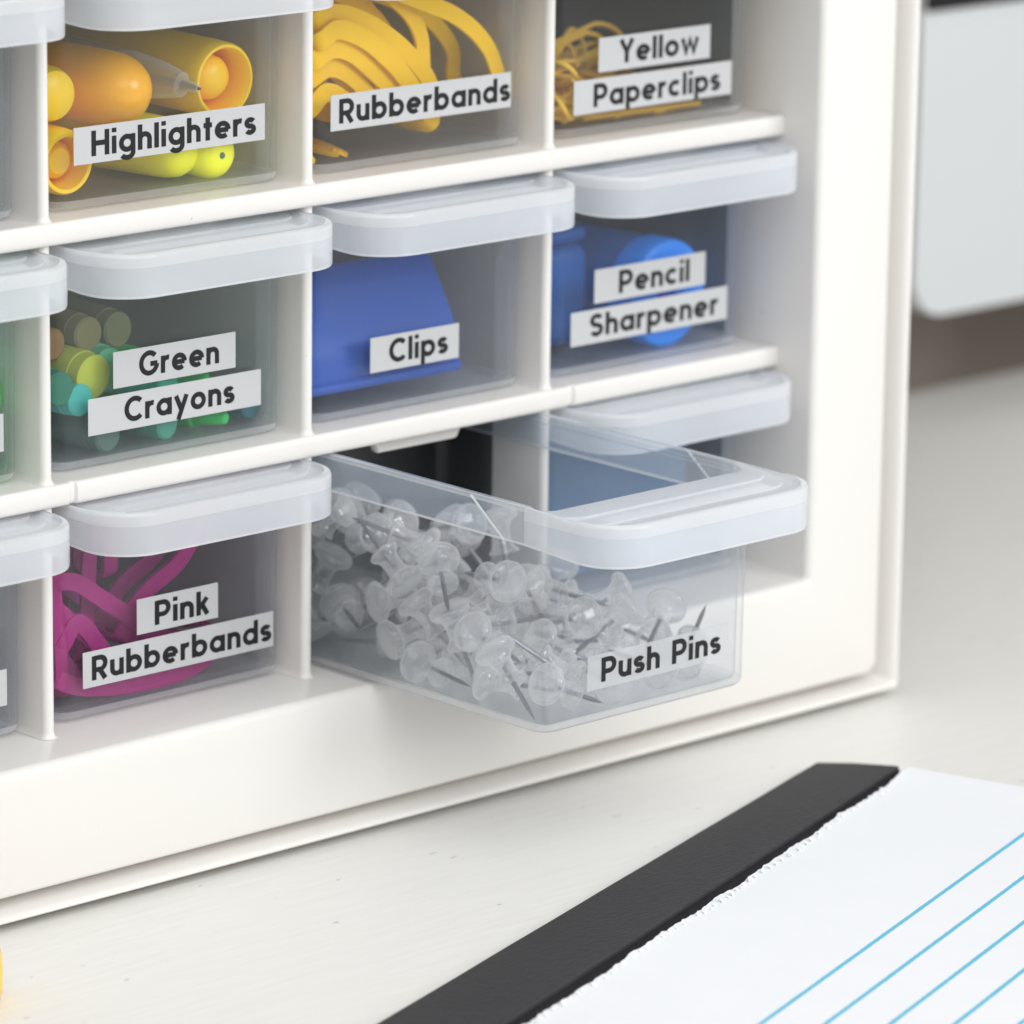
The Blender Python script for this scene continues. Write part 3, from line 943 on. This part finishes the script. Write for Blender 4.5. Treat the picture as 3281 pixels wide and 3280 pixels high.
M_yb = principled('yellow_rubber', (0.93, 0.55, 0.0), 0.5, 0.3, var=0.06, scale=300)
M_pb = principled('pink_rubber', (0.36, 0.012, 0.17), 0.5, 0.3, var=0.06, scale=300)
YB = [
    ('highest and widest arching yellow rubber band, alone on the right', [(112, 14, 112), (121, 14, 108), (129, 14, 105), (137.5, 14, 101.5), (145.5, 14, 96), (151, 14, 89), (152.5, 14, 80)], 14, .93, 3.9, 0),
    ('yellow rubber band curving steeply down in the middle of the bunch', [(114, 17, 110), (119, 17, 107.5), (124.4, 17, 103.5), (128.2, 17, 98.5), (129.6, 17, 93.5), (129, 18, 87)], 16, .9, 4.0, .1),
    ('yellow rubber band running from upper left to a folded end below the label', [(91, 15, 104), (98, 15, 105.4), (107, 15, 103), (116.4, 15, 98), (124.2, 15, 92), (130, 15, 85.5), (131.5, 15, 79.5), (129, 15, 74.5)], 18, .92, 4.2, 0),
    ('bright yellow rubber band with a dark gap beneath it', [(90.5, 13, 99), (98, 13, 101.6), (106.8, 13, 98.6), (114, 13, 93.5), (120, 13, 88), (124.2, 13, 82.6), (126, 13, 78)], 20, .9, 4.4, 0),
    ('yellow rubber band with a sharp kink at the drawer corner', [(89.5, 14.5, 94), (97.5, 14.5, 96.6), (104, 14.5, 95), (111, 14.5, 90), (118, 14.5, 84), (121, 14.5, 78)], 17, .9, 4.2, 0.1),
    ('lower yellow rubber band, second from the bottom of the bunch', [(89, 16, 89), (97.5, 16, 91.8), (103.6, 16, 90), (109.2, 16, 85.5), (113, 16, 79.5)], 16, .9, 4.2, 0.1),
    ('lowest yellow rubber band, mostly behind its label', [(89, 15, 82), (96, 15, 86), (102, 15, 83.5), (106, 15, 79)], 18, .9, 4.2, 0.1),
    ('yellow rubber band high at the back of the bunch', [(100, 22, 111), (110, 22, 107), (117.5, 22, 102), (122, 22, 97), (125, 22, 91)], 12, .9, 4.2, 0.1),
    ('yellow rubber band lying flat on the drawer floor by the left wall', [(88, 12, 70.5), (90, 24, 74), (91, 34, 72), (104, 30, 70.5), (101, 15, 70.6)], 9, .8, 3.6, 0.9),
]
for i, (lb, fr, dp, sh, wd, ti) in enumerate(YB):
    band('rubber_band', lb, M_yb, fr, dp, sh, wd * 1.1, 0.95, ti, 'yellow rubber bands')
PB = [
    ('pink rubber band slanting up to the right behind the word Pink', [(30, 14, -40), (33.3, 14, -34.6), (39.2, 14, -29.4), (47.8, 14, -24.8), (54, 14, -18), (58, 15, -12), (66, 16, -7)], 9, .96, 5.0, 0),
    ('pink rubber band running down from the left corner towards the word Pink', [(10, 12, -22), (16, 12.5, -23.6), (23.8, 12.5, -29), (31.7, 12.5, -34.6), (40, 13, -41), (49, 14, -44)], 12, .92, 5.0, 0),
    ('pink rubber band with a peaked fold above the label corner', [(10, 13, -40), (15.5, 13, -34), (18.5, 13, -35), (22.5, 13, -40), (27, 13, -47)], 12, .9, 5.2, 0),
    ('widest pink rubber band curving along the drawer floor below the label', [(9, 12, -46), (17, 11.5, -49.4), (31.6, 11, -51.2), (47.7, 11, -50.8), (58, 12, -47.8), (62, 14, -44)], 16, .93, 5.2, 0),
    ('pink rubber band standing at the left front corner of its drawer', [(8, 11, -12), (9, 12, -24), (10.5, 12.5, -36), (10, 12, -47)], 10, .95, 4.2, .2),
    ('pink rubber band standing upright behind the left end of the bunch', [(22, 18, -44), (23.5, 18, -30), (24.5, 18, -18), (29, 18, -12), (31, 19, -25)], 10, .9, 5.0, 0),
    ('pink rubber band crossing at the top right of the bunch', [(50, 20, -18), (58, 20, -14.5), (66, 20, -12), (72, 20, -10)], 8, .95, 4.6, 0),
    ('pink rubber band running straight from the left corner to the floor under the label', [(9, 13.5, -28), (18, 14, -36), (27, 14.5, -44), (36, 15, -51)], 10, .95, 4.6, 0),
    ('pink rubber band slanting down the left side wall', [(7.5, 14, -14), (8.5, 16, -28), (13, 17, -40), (20, 18, -50)], 9, .95, 4.4, .1),
    ('pink rubber band lying flattest and deepest on the drawer floor', [(14, 20, -51.5), (30, 22, -52.2), (46, 22, -52), (60, 24, -51)], 14, .9, 4.6, .5),
    ('pink rubber band lying low behind the others on the left', [(8, 24, -44), (20, 26, -38), (34, 27, -41), (46, 26, -46)], 12, .9, 5.2, 0),
]
for i, (lb, fr, dp, sh, wd, ti) in enumerate(PB):
    band('rubber_band', lb, M_pb, fr, dp, sh, wd * .84, 0.95, ti, 'pink rubber bands')

# ------------------------------------------------------------------ green crayons
def crayon(label, tip, back, r, col, point=True, group='crayons in the Green Crayons drawer'):
    wax = principled('crayon_wax', col, 0.55, 0.3)
    wrap = principled('crayon_paper', tuple(c * 0.9 + 0.02 for c in col), 0.7, 0.2)
    t = thing('crayon', label, 'crayon', group=group, mat=frame(W(*tip), Vector(back) - Vector(tip)))
    if point:
        obj('wax', lathe_bm([(0, 0), (1.2, 0.1), (1.6, 0.5), (r * .72, 8.4), (r * .93, 8.9), (r * .93, 14)], 20), wax, t, 40)
        obj('wrapper', lathe_bm([(r * .9, 12), (r, 12.1), (r, 74), (r * .9, 74.2), (0, 74.2)], 20), wrap, t, 40)
    else:
        obj('wax', lathe_bm([(0, 0), (r * .8, 0.05), (r * .93, 0.6), (r * .93, 6)], 20), wax, t, 40)
        obj('wrapper', lathe_bm([(r * .9, 4), (r, 4.1), (r, 74), (r * .9, 74.2), (0, 74.2)], 20), wrap, t, 40)
    return t


crayon('fat lime green crayon end left of the word Green', (20.5, 10.5, 26.2), (14, 80, 30), 5.8, (0.42, 0.48, 0.03), False)
crayon('small turquoise crayon end low at the left front corner', (15.8, 9.5, 21.5), (9, 82, 22), 4.2, (0.04, 0.42, 0.36), False)
crayon('dark green crayon against the left wall of its drawer', (9.5, 9.5, 25.0), (9, 84, 26), 4.6, (0.015, 0.16, 0.09), False)
crayon('mid green crayon end just behind the lime one', (27.5, 13.5, 27.0), (26, 86, 29), 5.2, (0.06, 0.34, 0.17), False)
crayon('bright green crayon tip between the two label strips', (53.8, 9.3, 21.4), (38, 80, 24), 4.2, (0.04, 0.55, 0.12))
crayon('mint green crayon end between the two label strips', (43.0, 10.5, 21.2), (24, 80, 23), 4.3, (0.08, 0.62, 0.40), False)
crayon('bright green crayon tip poking out below the word Crayons', (60.0, 9.4, 10.7), (38, 78, 12), 4.0, (0.03, 0.52, 0.10))
crayon('dark teal crayon end low at the right side of its drawer', (72.2, 14, 11.5), (60, 84, 13), 4.0, (0.03, 0.15, 0.18), False)
crayon('pale green crayon lying on the floor below the label', (44.0, 12, 11.0), (30, 82, 12), 4.1, (0.08, 0.36, 0.26), False)
crayon('olive crayon lying on the floor at the left front', (25.0, 11, 11.2), (18, 82, 12.5), 4.4, (0.10, 0.17, 0.14), False)
crayon('tan crayon resting on the lime green one', (24.0, 17, 35.0), (22, 88, 37), 4.6, (0.20, 0.19, 0.07), False)
crayon('brownish crayon on top of the pile near the left wall', (13.2, 17, 34.0), (10.5, 88, 36), 4.3, (0.26, 0.15, 0.05), False)
crayon('olive tan crayon on top of the pile behind the handle', (37.0, 22, 33.5), (34, 90, 36), 4.8, (0.17, 0.19, 0.08), False)

# ------------------------------------------------------------------ green rings, left drawer of the middle row
M_gr = plastic('green_rubber', (0.03, 0.55, 0.05), 0.35)


def ring(label, c, rad, ax, thick=1.5):
    q = Vector(ax).normalized().to_track_quat('Z', 'Y')
    P = [q @ Vector((rad * math.cos(a), rad * math.sin(a) * 0.86, 0)) for a in [2 * math.pi * i / 40 for i in range(40)]]
    o = obj('rubber_ring', tube_bm(P, thick, 10, True), M_gr, loc=W(*c))
    return tag(o, label, 'ring', 'green rubber rings')


ring('large green rubber ring high in the drawer at the left edge of the photo', (-13.5, 17, 43.5), 12.5, (0.35, -1, 0.1), 1.9)
ring('green rubber ring at mid height in the drawer at the left edge', (-15.0, 15, 28.0), 9.5, (0.2, -1, 0.5), 2.4)
ring('green rubber ring lying at the bottom of the drawer at the left edge', (-18.5, 15, 11.2), 10.5, (0.1, -0.4, 1), 1.9)
ring('green rubber ring deep in the drawer at the left edge', (-30, 30, 24), 12, (0.4, -1, 0.3), 2.2)
M_pur = principled('purple_plastic', (0.15, 0.06, 0.20), 0.5, 0.3)
bm = box_bm(-26, 26, 0, 40, 0, 26, 4.0, 4)
e = obj('eraser_block', bm, M_pur, loc=W(-46, 32, Z3 + 2.1))
tag(e, 'purple eraser block inside the bottom left drawer', 'eraser')

bm = box_bm(-33, 31, 0, 66, 0, 39, 2.0, 3)
e = obj('note_block', bm, principled('navy_blue_paper', (0.03, 0.11, 0.24), 0.6, 0.3), loc=W(199.5, 20, Z3 + 2.1))
tag(e, 'dark blue note block inside the drawer behind the open push pin drawer', 'note block')

# ------------------------------------------------------------------ blue binder clip
M_clip = principled('blue_enamel', (0.008, 0.07, 0.36), 0.30, 0.5)
t = thing('binder_clip', 'large blue binder clip lying in the Clips drawer', 'clip', W(110, 20, T + 2))
sec = [(-7.5, 8.5), (-8.6, 7.6), (-9.2, 6.2), (-8.9, 4.8), (-7.6, 4.0), (-6.6, 4.6), (-6.9, 6.0)]
outer_pts = [(-9.3, 6.4), (-9.4, 8.0), (-9.1, 12), (-8.0, 16), (-6.0, 20), (-3.8, 23.5), (-1.2, 27.6), (1.4, 31.8), (4.0, 33.2), (6.8, 32), (8.2, 28), (10.2, 20), (12.0, 12), (12.6, 8.0), (12.7, 6.4)]
bm = bmesh.new()
xa, xb = -27.0, 27.0
o_l = [(y, z) for y, z in outer_pts]
i_l = [(y * 0.93 + 0.12, z - 0.9 if z > 25 else z) for y, z in outer_pts]
loop = o_l + list(reversed(i_l))
loft(bm, [[V(xa, y, z) for y, z in loop], [V(xb, y, z) for y, z in loop]], True, True)
obj('clip_body', bm, M_clip, t)
for yy, s in ((-9.1, 1), (12.5, -1)):
    bm = tube_bm([Vector((xa, yy, 5.6)), Vector((xb, yy, 5.6))], 1.5, 10)
    obj('rolled_lip', bm, M_clip, t)
for yy, sg in ((13.0, 1),):
    pts = [(-14, yy, 5.2), (-13, yy - sg * 0.4, 2.2), (-8, yy - sg * 3, 1.4), (-4, yy - sg * 8, 1.2), (4, yy - sg * 8, 1.2), (8, yy - sg * 3, 1.4), (13, yy - sg * 0.4, 2.2), (14, yy, 5.2)]
    obj('wire_handle', tube_bm(catmull(pts, 5), 0.8, 8), M_clip, t)

# ------------------------------------------------------------------ blue pencil sharpener
M_sh = plastic('bright_blue_plastic', (0.0, 0.26, 0.95), 0.3)
M_sh2 = plastic('dark_blue_plastic', (0.006, 0.12, 0.45), 0.35)
t = thing('pencil_sharpener', 'blue barrel pencil sharpener with a bright blue round end', 'sharpener', mat=frame(W(213.6, 12, T + 2.2 + 13.6), (-0.05, 1, 0.0)))
obj('round_lid', lathe_bm([(3.9, 12), (3.9, 1.4), (4.4, 0.5), (5.0, 0.2), (12.6, 0), (13.9, 0.5), (14.4, 1.6), (14.5, 5), (14.5, 9)], 40), M_sh, t)
obj('barrel', lathe_bm([(13.4, 8.8), (13.9, 9.4), (14.0, 44), (12, 46), (0, 46.5)], 40), M_sh2, t)
t = thing('sharpener_case', 'mid blue rounded plastic case standing left of the bright blue sharpener', 'case', W(181, 40, T + 2.2))
obj('case_body', box_bm(-15.5, 17, -14, 30, 0, 27, 3.5, 4), M_sh2, t)
obj('case_lid', box_bm(-15.0, 16.5, -13.5, 29.5, 27.3, 31.5, 1.8, 3), M_sh2, t)


# ------------------------------------------------------------------ yellow paperclips
rng = random.Random(11)
M_pc = principled('yellow_vinyl_wire', (0.80, 0.48, 0.03), 0.4, 0.4)


def clip_path():
    L, w = 44, 9.0
    pts = [(2, -3.2, 0)]
    pts += [(L - 10, -3.2, 0)]
    pts += [(L - 10 + 3.2 * math.sin(a), -3.2 * math.cos(a), 0.15) for a in [math.pi * i / 8 for i in range(1, 9)]]
    pts += [(4.5, 3.2, 0.3)]
    pts += [(4.5 - 3.9 * math.sin(a), 3.2 - 3.9 + 3.9 * math.cos(a), 0.8) for a in [math.pi * i / 8 for i in range(1, 9)]]
    pts += [(L - 4.5, -4.6, 0.7)]
    pts += [(L - 4.5 + 4.5 * math.sin(a), -4.6 + 4.5 - 4.5 * math.cos(a), 0.5) for a in [math.pi * i / 8 for i in range(1, 9)]]
    pts += [(12, 4.4, 0.2)]
    return [Vector(p) - Vector((22, 0, 0)) for p in pts]


pc_bm = tube_bm(clip_path(), 0.72, 7)
pc_me = None
z0 = H + T + 0.3 + 2.6
SPOTS = []
for i in range(40):
    lay = i // 8
    left = rng.random() < 0.45
    x = rng.uniform(184, 192) if left else rng.uniform(186, 218)
    y = rng.uniform(16, 44) if i > 6 else rng.uniform(11.5, 17)
    z = z0 + lay * 1.5 + (rng.uniform(0, 3) if left else 0) + (4.0 * lay / 4 if left else 0)
    rz = rng.uniform(-0.5, 0.5) if i <= 6 else rng.uniform(-1.6, 1.6)
    if abs(rz) > .5 or y < 18:
        y = max(y, 13 + 19 * abs(math.sin(rz)) + 4)
        x = max(170 + 20 * abs(math.cos(rz)) + 4, min(x, 232 - 20 * abs(math.cos(rz))))
    SPOTS.append((x, y, z, rz, rng.uniform(-.10, .10) + (rng.uniform(-.25, .25) if left else 0), rng.uniform(-.25, .25)))
SPOTS += [(177.5, 26, 84, 1.2, -0.5, 0.9), (180, 22, 80.5, 0.5, -0.35, 1.2), (176.5, 30, 78.5, 1.4, 0.3, 0.8), (186, 24, 86, 0.2, -0.16, 0.5), (192, 30, 79.5, 0.35, 0.05, 0.3)]
for i, (x, y, z, rz, ry, rx) in enumerate(SPOTS):
    mt = Matrix.Translation(W(x, y, z)) @ Matrix.Rotation(rz, 4, 'Z') @ Matrix.Rotation(ry, 4, 'Y') @ Matrix.Rotation(rx, 4, 'X')
    if pc_me is None:
        o = obj('paperclip', pc_bm, M_pc, smooth=60)
        pc_me = o.data
    else:
        o = obj('paperclip', pc_me)
    o.matrix_world = mt
    tag(o, 'yellow vinyl paperclip in the tangle on the floor of the Yellow Paperclips drawer', 'paperclip', 'yellow paperclips in the top right drawer')

# ------------------------------------------------------------------ note pad
A0 = Vector((212.6, -79.6))            # corner where the torn edge meets the far short side
dx = Vector((0.941, 0.338))            # along the binding (towards the far side)
dn = Vector((0.335, -0.942))           # down the page
pad = thing('notepad', 'lined white writing pad with a black binding strip along its torn top edge', 'notepad', W(A0.x, A0.y, TZ + 1.8))


def pp(a, b, z):                       # a: mm back along the binding from the corner, b: mm down the page -> pad-local metres
    p = -a * dx + b * dn
    return V(p.x, p.y, z)


def page_material():
    mt, n, l = new_mat('ruled_paper')
    p = n['Principled BSDF']
    p.inputs['Roughness'].default_value = 0.6
    p.inputs['Specular IOR Level'].default_value = 0.25
    tc = n.new('ShaderNodeTexCoord')
    dt = n.new('ShaderNodeVectorMath')
    dt.operation = 'DOT_PRODUCT'
    dt.inputs[1].default_value = (dn.x * 1000, dn.y * 1000, 0)
    l.new(tc.outputs['Object'], dt.inputs[0])

    def math_(op, a, b):
        nd = n.new('ShaderNodeMath')
        nd.operation = op
        for i, v in enumerate((a, b)):
            if isinstance(v, (int, float)):
                nd.inputs[i].default_value = v
            else:
                l.new(v, nd.inputs[i])
        return nd.outputs[0]
    s = math_('SUBTRACT', dt.outputs['Value'], 44.7 - 12.35 / 2)
    fr = math_('MODULO', s, 12.35)
    d = math_('ABSOLUTE', math_('SUBTRACT', fr, 12.35 / 2), 0)
    nz = n.new('ShaderNodeTexNoise')
    nz.inputs['Scale'].default_value = 900
    l.new(tc.outputs['Object'], nz.inputs['Vector'])
    d2 = math_('ADD', d, math_('MULTIPLY', math_('SUBTRACT', nz.outputs['Fac'], 0.5), 0.35))
    ln = n.new('ShaderNodeMapRange')
    ln.inputs['From Min'].default_value = 0.44
    ln.inputs['From Max'].default_value = 0.74
    ln.inputs['To Min'].default_value = 1
    ln.inputs['To Max'].default_value = 0
    l.new(d2, ln.inputs['Value'])
    gt = math_('GREATER_THAN', dt.outputs['Value'], 40)
    fac = math_('MULTIPLY', ln.outputs['Result'], gt)
    n2 = n.new('ShaderNodeTexNoise')
    n2.inputs['Scale'].default_value = 90
    n2.inputs['Detail'].default_value = 6
    l.new(tc.outputs['Object'], n2.inputs['Vector'])
    base = n.new('ShaderNodeMix')
    base.data_type = 'RGBA'
    base.inputs['A'].default_value = (0.82, 0.84, 0.875, 1)
    base.inputs['B'].default_value = (0.85, 0.865, 0.895, 1)
    l.new(n2.outputs['Fac'], base.inputs['Factor'])
    mx = n.new('ShaderNodeMix')
    mx.data_type = 'RGBA'
    mx.inputs['B'].default_value = (0.13, 0.50, 0.70, 1)
    l.new(fac, mx.inputs['Factor'])
    l.new(base.outputs['Result'], mx.inputs['A'])
    l.new(mx.outputs['Result'], p.inputs['Base Color'])
    bp = n.new('ShaderNodeBump')
    bp.inputs['Strength'].default_value = 0.15
    bp.inputs['Distance'].default_value = 0.0004
    l.new(n2.outputs['Fac'], bp.inputs['Height'])
    l.new(bp.outputs['Normal'], p.inputs['Normal'])
    return mt


M_page = page_material()
M_stack = principled('paper_stack_edge', (0.78, 0.79, 0.81), 0.7, 0.2)
M_strip = principled('black_binding_card', (0.042, 0.040, 0.044), 0.6, 0.3, bump=0.6, scale=420, var=0.35, stretch=(1, 2.2, 1))
LEN, DOWN = 330.0, 460.0
# stack of sheets under the top page
bm = bmesh.new()
lo = [pp(0.4, 1.5, -1.7), pp(LEN, 1.5, -1.7), pp(LEN, DOWN, -1.7), pp(-3.5, DOWN, -1.7)]
hi = [Vector((p.x, p.y, 4.3 * MM)) for p in lo]
loft(bm, [lo, hi], True, True)
obj('page_stack', bm, M_stack, pad)
# top page: ragged perforated edge, corner lifting slightly
bm = bmesh.new()
NA = 260
rows = []
edge = []
rg = random.Random(4)
drift = 0
for i in range(NA + 1):
    drift = drift * 0.9 + rg.uniform(-.28, .28)
    edge.append(drift + rg.uniform(-.07, .07) + (rg.uniform(-.9, .2) if rg.random() < .09 else 0) - 0.5)
for bi, b in enumerate((0, 1.6, 4, 12, 40, 120, DOWN)):
    row = []
    for i in range(NA + 1):
        a = LEN * i / NA
        jag = edge[i] if bi == 0 else (edge[i] * 0.3 if bi == 1 else 0)
        lift = 0.25 * math.sin(a * 0.05) * math.exp(-b / 8) + (0.9 * math.exp(-(a / 14) ** 2) * math.exp(-b / 25))
        zz = 4.75 + lift + (0.3 * abs(drift) * abs(math.sin(i * 1.1)) if bi == 0 else 0)
        aa = a - 0.009 * b if a == 0 else a
        row.append(bm.verts.new(pp(aa, b + jag, zz)))
    rows.append(row)
for A, B in zip(rows, rows[1:]):
    for i in range(NA):
        bm.faces.new((A[i], A[i + 1], B[i + 1], B[i]))
g = bmesh.ops.extrude_face_region(bm, geom=bm.faces[:])
for v in [q for q in g['geom'] if isinstance(q, bmesh.types.BMVert)]:
    v.co.z -= 0.16 * MM
obj('top_page', bm, M_page, pad, 60)
# curled scraps left along the perforation
bm = bmesh.new()
for i in range(110):
    a = 3 + i * 2.95 + rg.uniform(-1.2, 1.2)
    b = 1.5 + 0.4 * math.sin(i * .35) + rg.uniform(-.35, .35)
    ln_, wd = rg.uniform(0.7, 1.8), rg.uniform(0.25, 0.7)
    h = rg.uniform(0.25, 0.75)
    big = 1.7 if rg.random() < 0.10 else 1
    p0, p1, p2, p3 = pp(a, b, 4.85), pp(a + ln_ * big, b + .15, 4.85), pp(a + ln_ * .8 * big, b - wd * big, 4.8 + h * big), pp(a + ln_ * .1, b - wd * .8 * big, 4.8 + h * .8)
    q = [bm.verts.new(p) for p in (p0, p1, p2, p3)]
    bm.faces.new(q)
g = bmesh.ops.extrude_face_region(bm, geom=bm.faces[:])
for v in [q for q in g['geom'] if isinstance(q, bmesh.types.BMVert)]:
    v.co.z -= 0.12 * MM
o = obj('torn_paper_scraps', bm, M_stack, pad, 0)
o['kind'] = 'stuff'
# black strip: scored near the torn edge, sloping down to the table on the far side
OUT_R = Vector((208.4, -50.4)) - A0
OUT_L = Vector((-8.2, -123.0)) - A0
dirL = (OUT_L - OUT_R).normalized()
OUT_L = OUT_R + dirL * LEN
bm = bmesh.new()
stations = 24
prof_t = [(0.125, 3.2), (0.127, 4.9), (0.135, 5.05), (0.16, 5.05), (0.6, 3.2), (0.99, 1.0), (1.0, 0.8), (1.0, -0.8), (0.6, 1.0), (0.3, 2.6), (0.13, 3.0)]
loops = []
for i in range(stations + 1):
    f = i / stations
    inn = -dx * (LEN * f)
    out = OUT_R.lerp(OUT_L, f)
    wob = 0.06 * math.sin(f * 40)
    ring_ = []
    for s, z in prof_t:
        p = inn.lerp(out, s)
        ring_.append(V(p.x, p.y + (wob if s >= 0.97 else 0), z))
    loops.append(ring_)
loft(bm, loops, True, True)
obj('binding_strip', bm, M_strip, pad, 30)
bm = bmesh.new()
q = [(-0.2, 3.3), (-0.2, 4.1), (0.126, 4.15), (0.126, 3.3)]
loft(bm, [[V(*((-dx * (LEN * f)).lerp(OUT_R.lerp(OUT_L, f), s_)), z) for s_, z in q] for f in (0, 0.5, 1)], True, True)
obj('inner_band', bm, principled('dark_inner_band', (0.016, 0.015, 0.019), 0.7, 0.2), pad, 30)  # darker band between the strip and the torn edge

# ------------------------------------------------------------------ computer monitor behind on the right
mon = thing('computer_monitor', 'silver computer monitor with a black screen standing behind the cabinet', 'monitor', W(790, 205, TZ))


def plate(x0, x1, z0, z1, y0, y1, r_bl, r_top, mat, name, bev=0.6):
    bm = bmesh.new()
    pts = []
    for cx, cz, a0, rad in ((x0 + r_bl, z0 + r_bl, 180, r_bl), (x1 - r_bl, z0 + r_bl, 270, r_bl), (x1 - r_top, z1 - r_top, 0, r_top), (x0 + r_top, z1 - r_top, 90, r_top)):
        for i in range(9):
            a = math.radians(a0 + 90 * i / 8)
            pts.append((cx + rad * math.cos(a) - 790, cz + rad * math.sin(a) - TZ))
    lps = [[V(x, y0 - 205, z) for x, z in pts], [V(x, y1 - 205, z) for x, z in pts]]
    loft(bm, lps, True, True)
    bmesh.ops.bevel(bm, geom=[e for e in bm.edges if len(e.link_faces) == 2 and e.calc_face_angle(0) > 1], offset=bev * MM, segments=2, affect='EDGES')
    return obj(name, bm, mat, mon, 30)


M_silver = principled('satin_aluminium', (0.66, 0.69, 0.71), 0.42, 0.5, metal=0.25)
M_screen = principled('black_screen_glass', (0.006, 0.006, 0.008), 0.22, 0.4)
plate(517.5, 1062, -57.0, 350, 200.0, 216, 15, 14, M_silver, 'casing', 1.2)
plate(518.5, 1061, 47.0, 348.5, 198.6, 199.9, 0.6, 12, M_screen, 'screen', 0.3)
bm = box_bm(-70, 70, 10, 18, 2.5, 120, 3, 3)
obj('stand_neck', bm, M_silver, mon)
bm = box_bm(-90, 90, -75, 95, 0.2, 4, 1.5, 2)
obj('stand_foot', bm, M_silver, mon)

# ------------------------------------------------------------------ yellow highlighter lying on the table at the left edge
M_yl = plastic('glossy_yellow_plastic', (0.85, 0.55, 0.02), 0.2)
marker('highlighter', 'yellow highlighter lying on the table, only its end showing at the left edge', 'highlighter', (-56.3, -52.4, TZ + 7.2), (-122.7, -3.4, TZ + 7.2), [
    ('barrel', [(0, 0), (4.4, 0.2), (6.4, 1.0), (6.9, 2.6), (7.0, 5), (7.0, 80), (0, 80)], M_yl, None)])
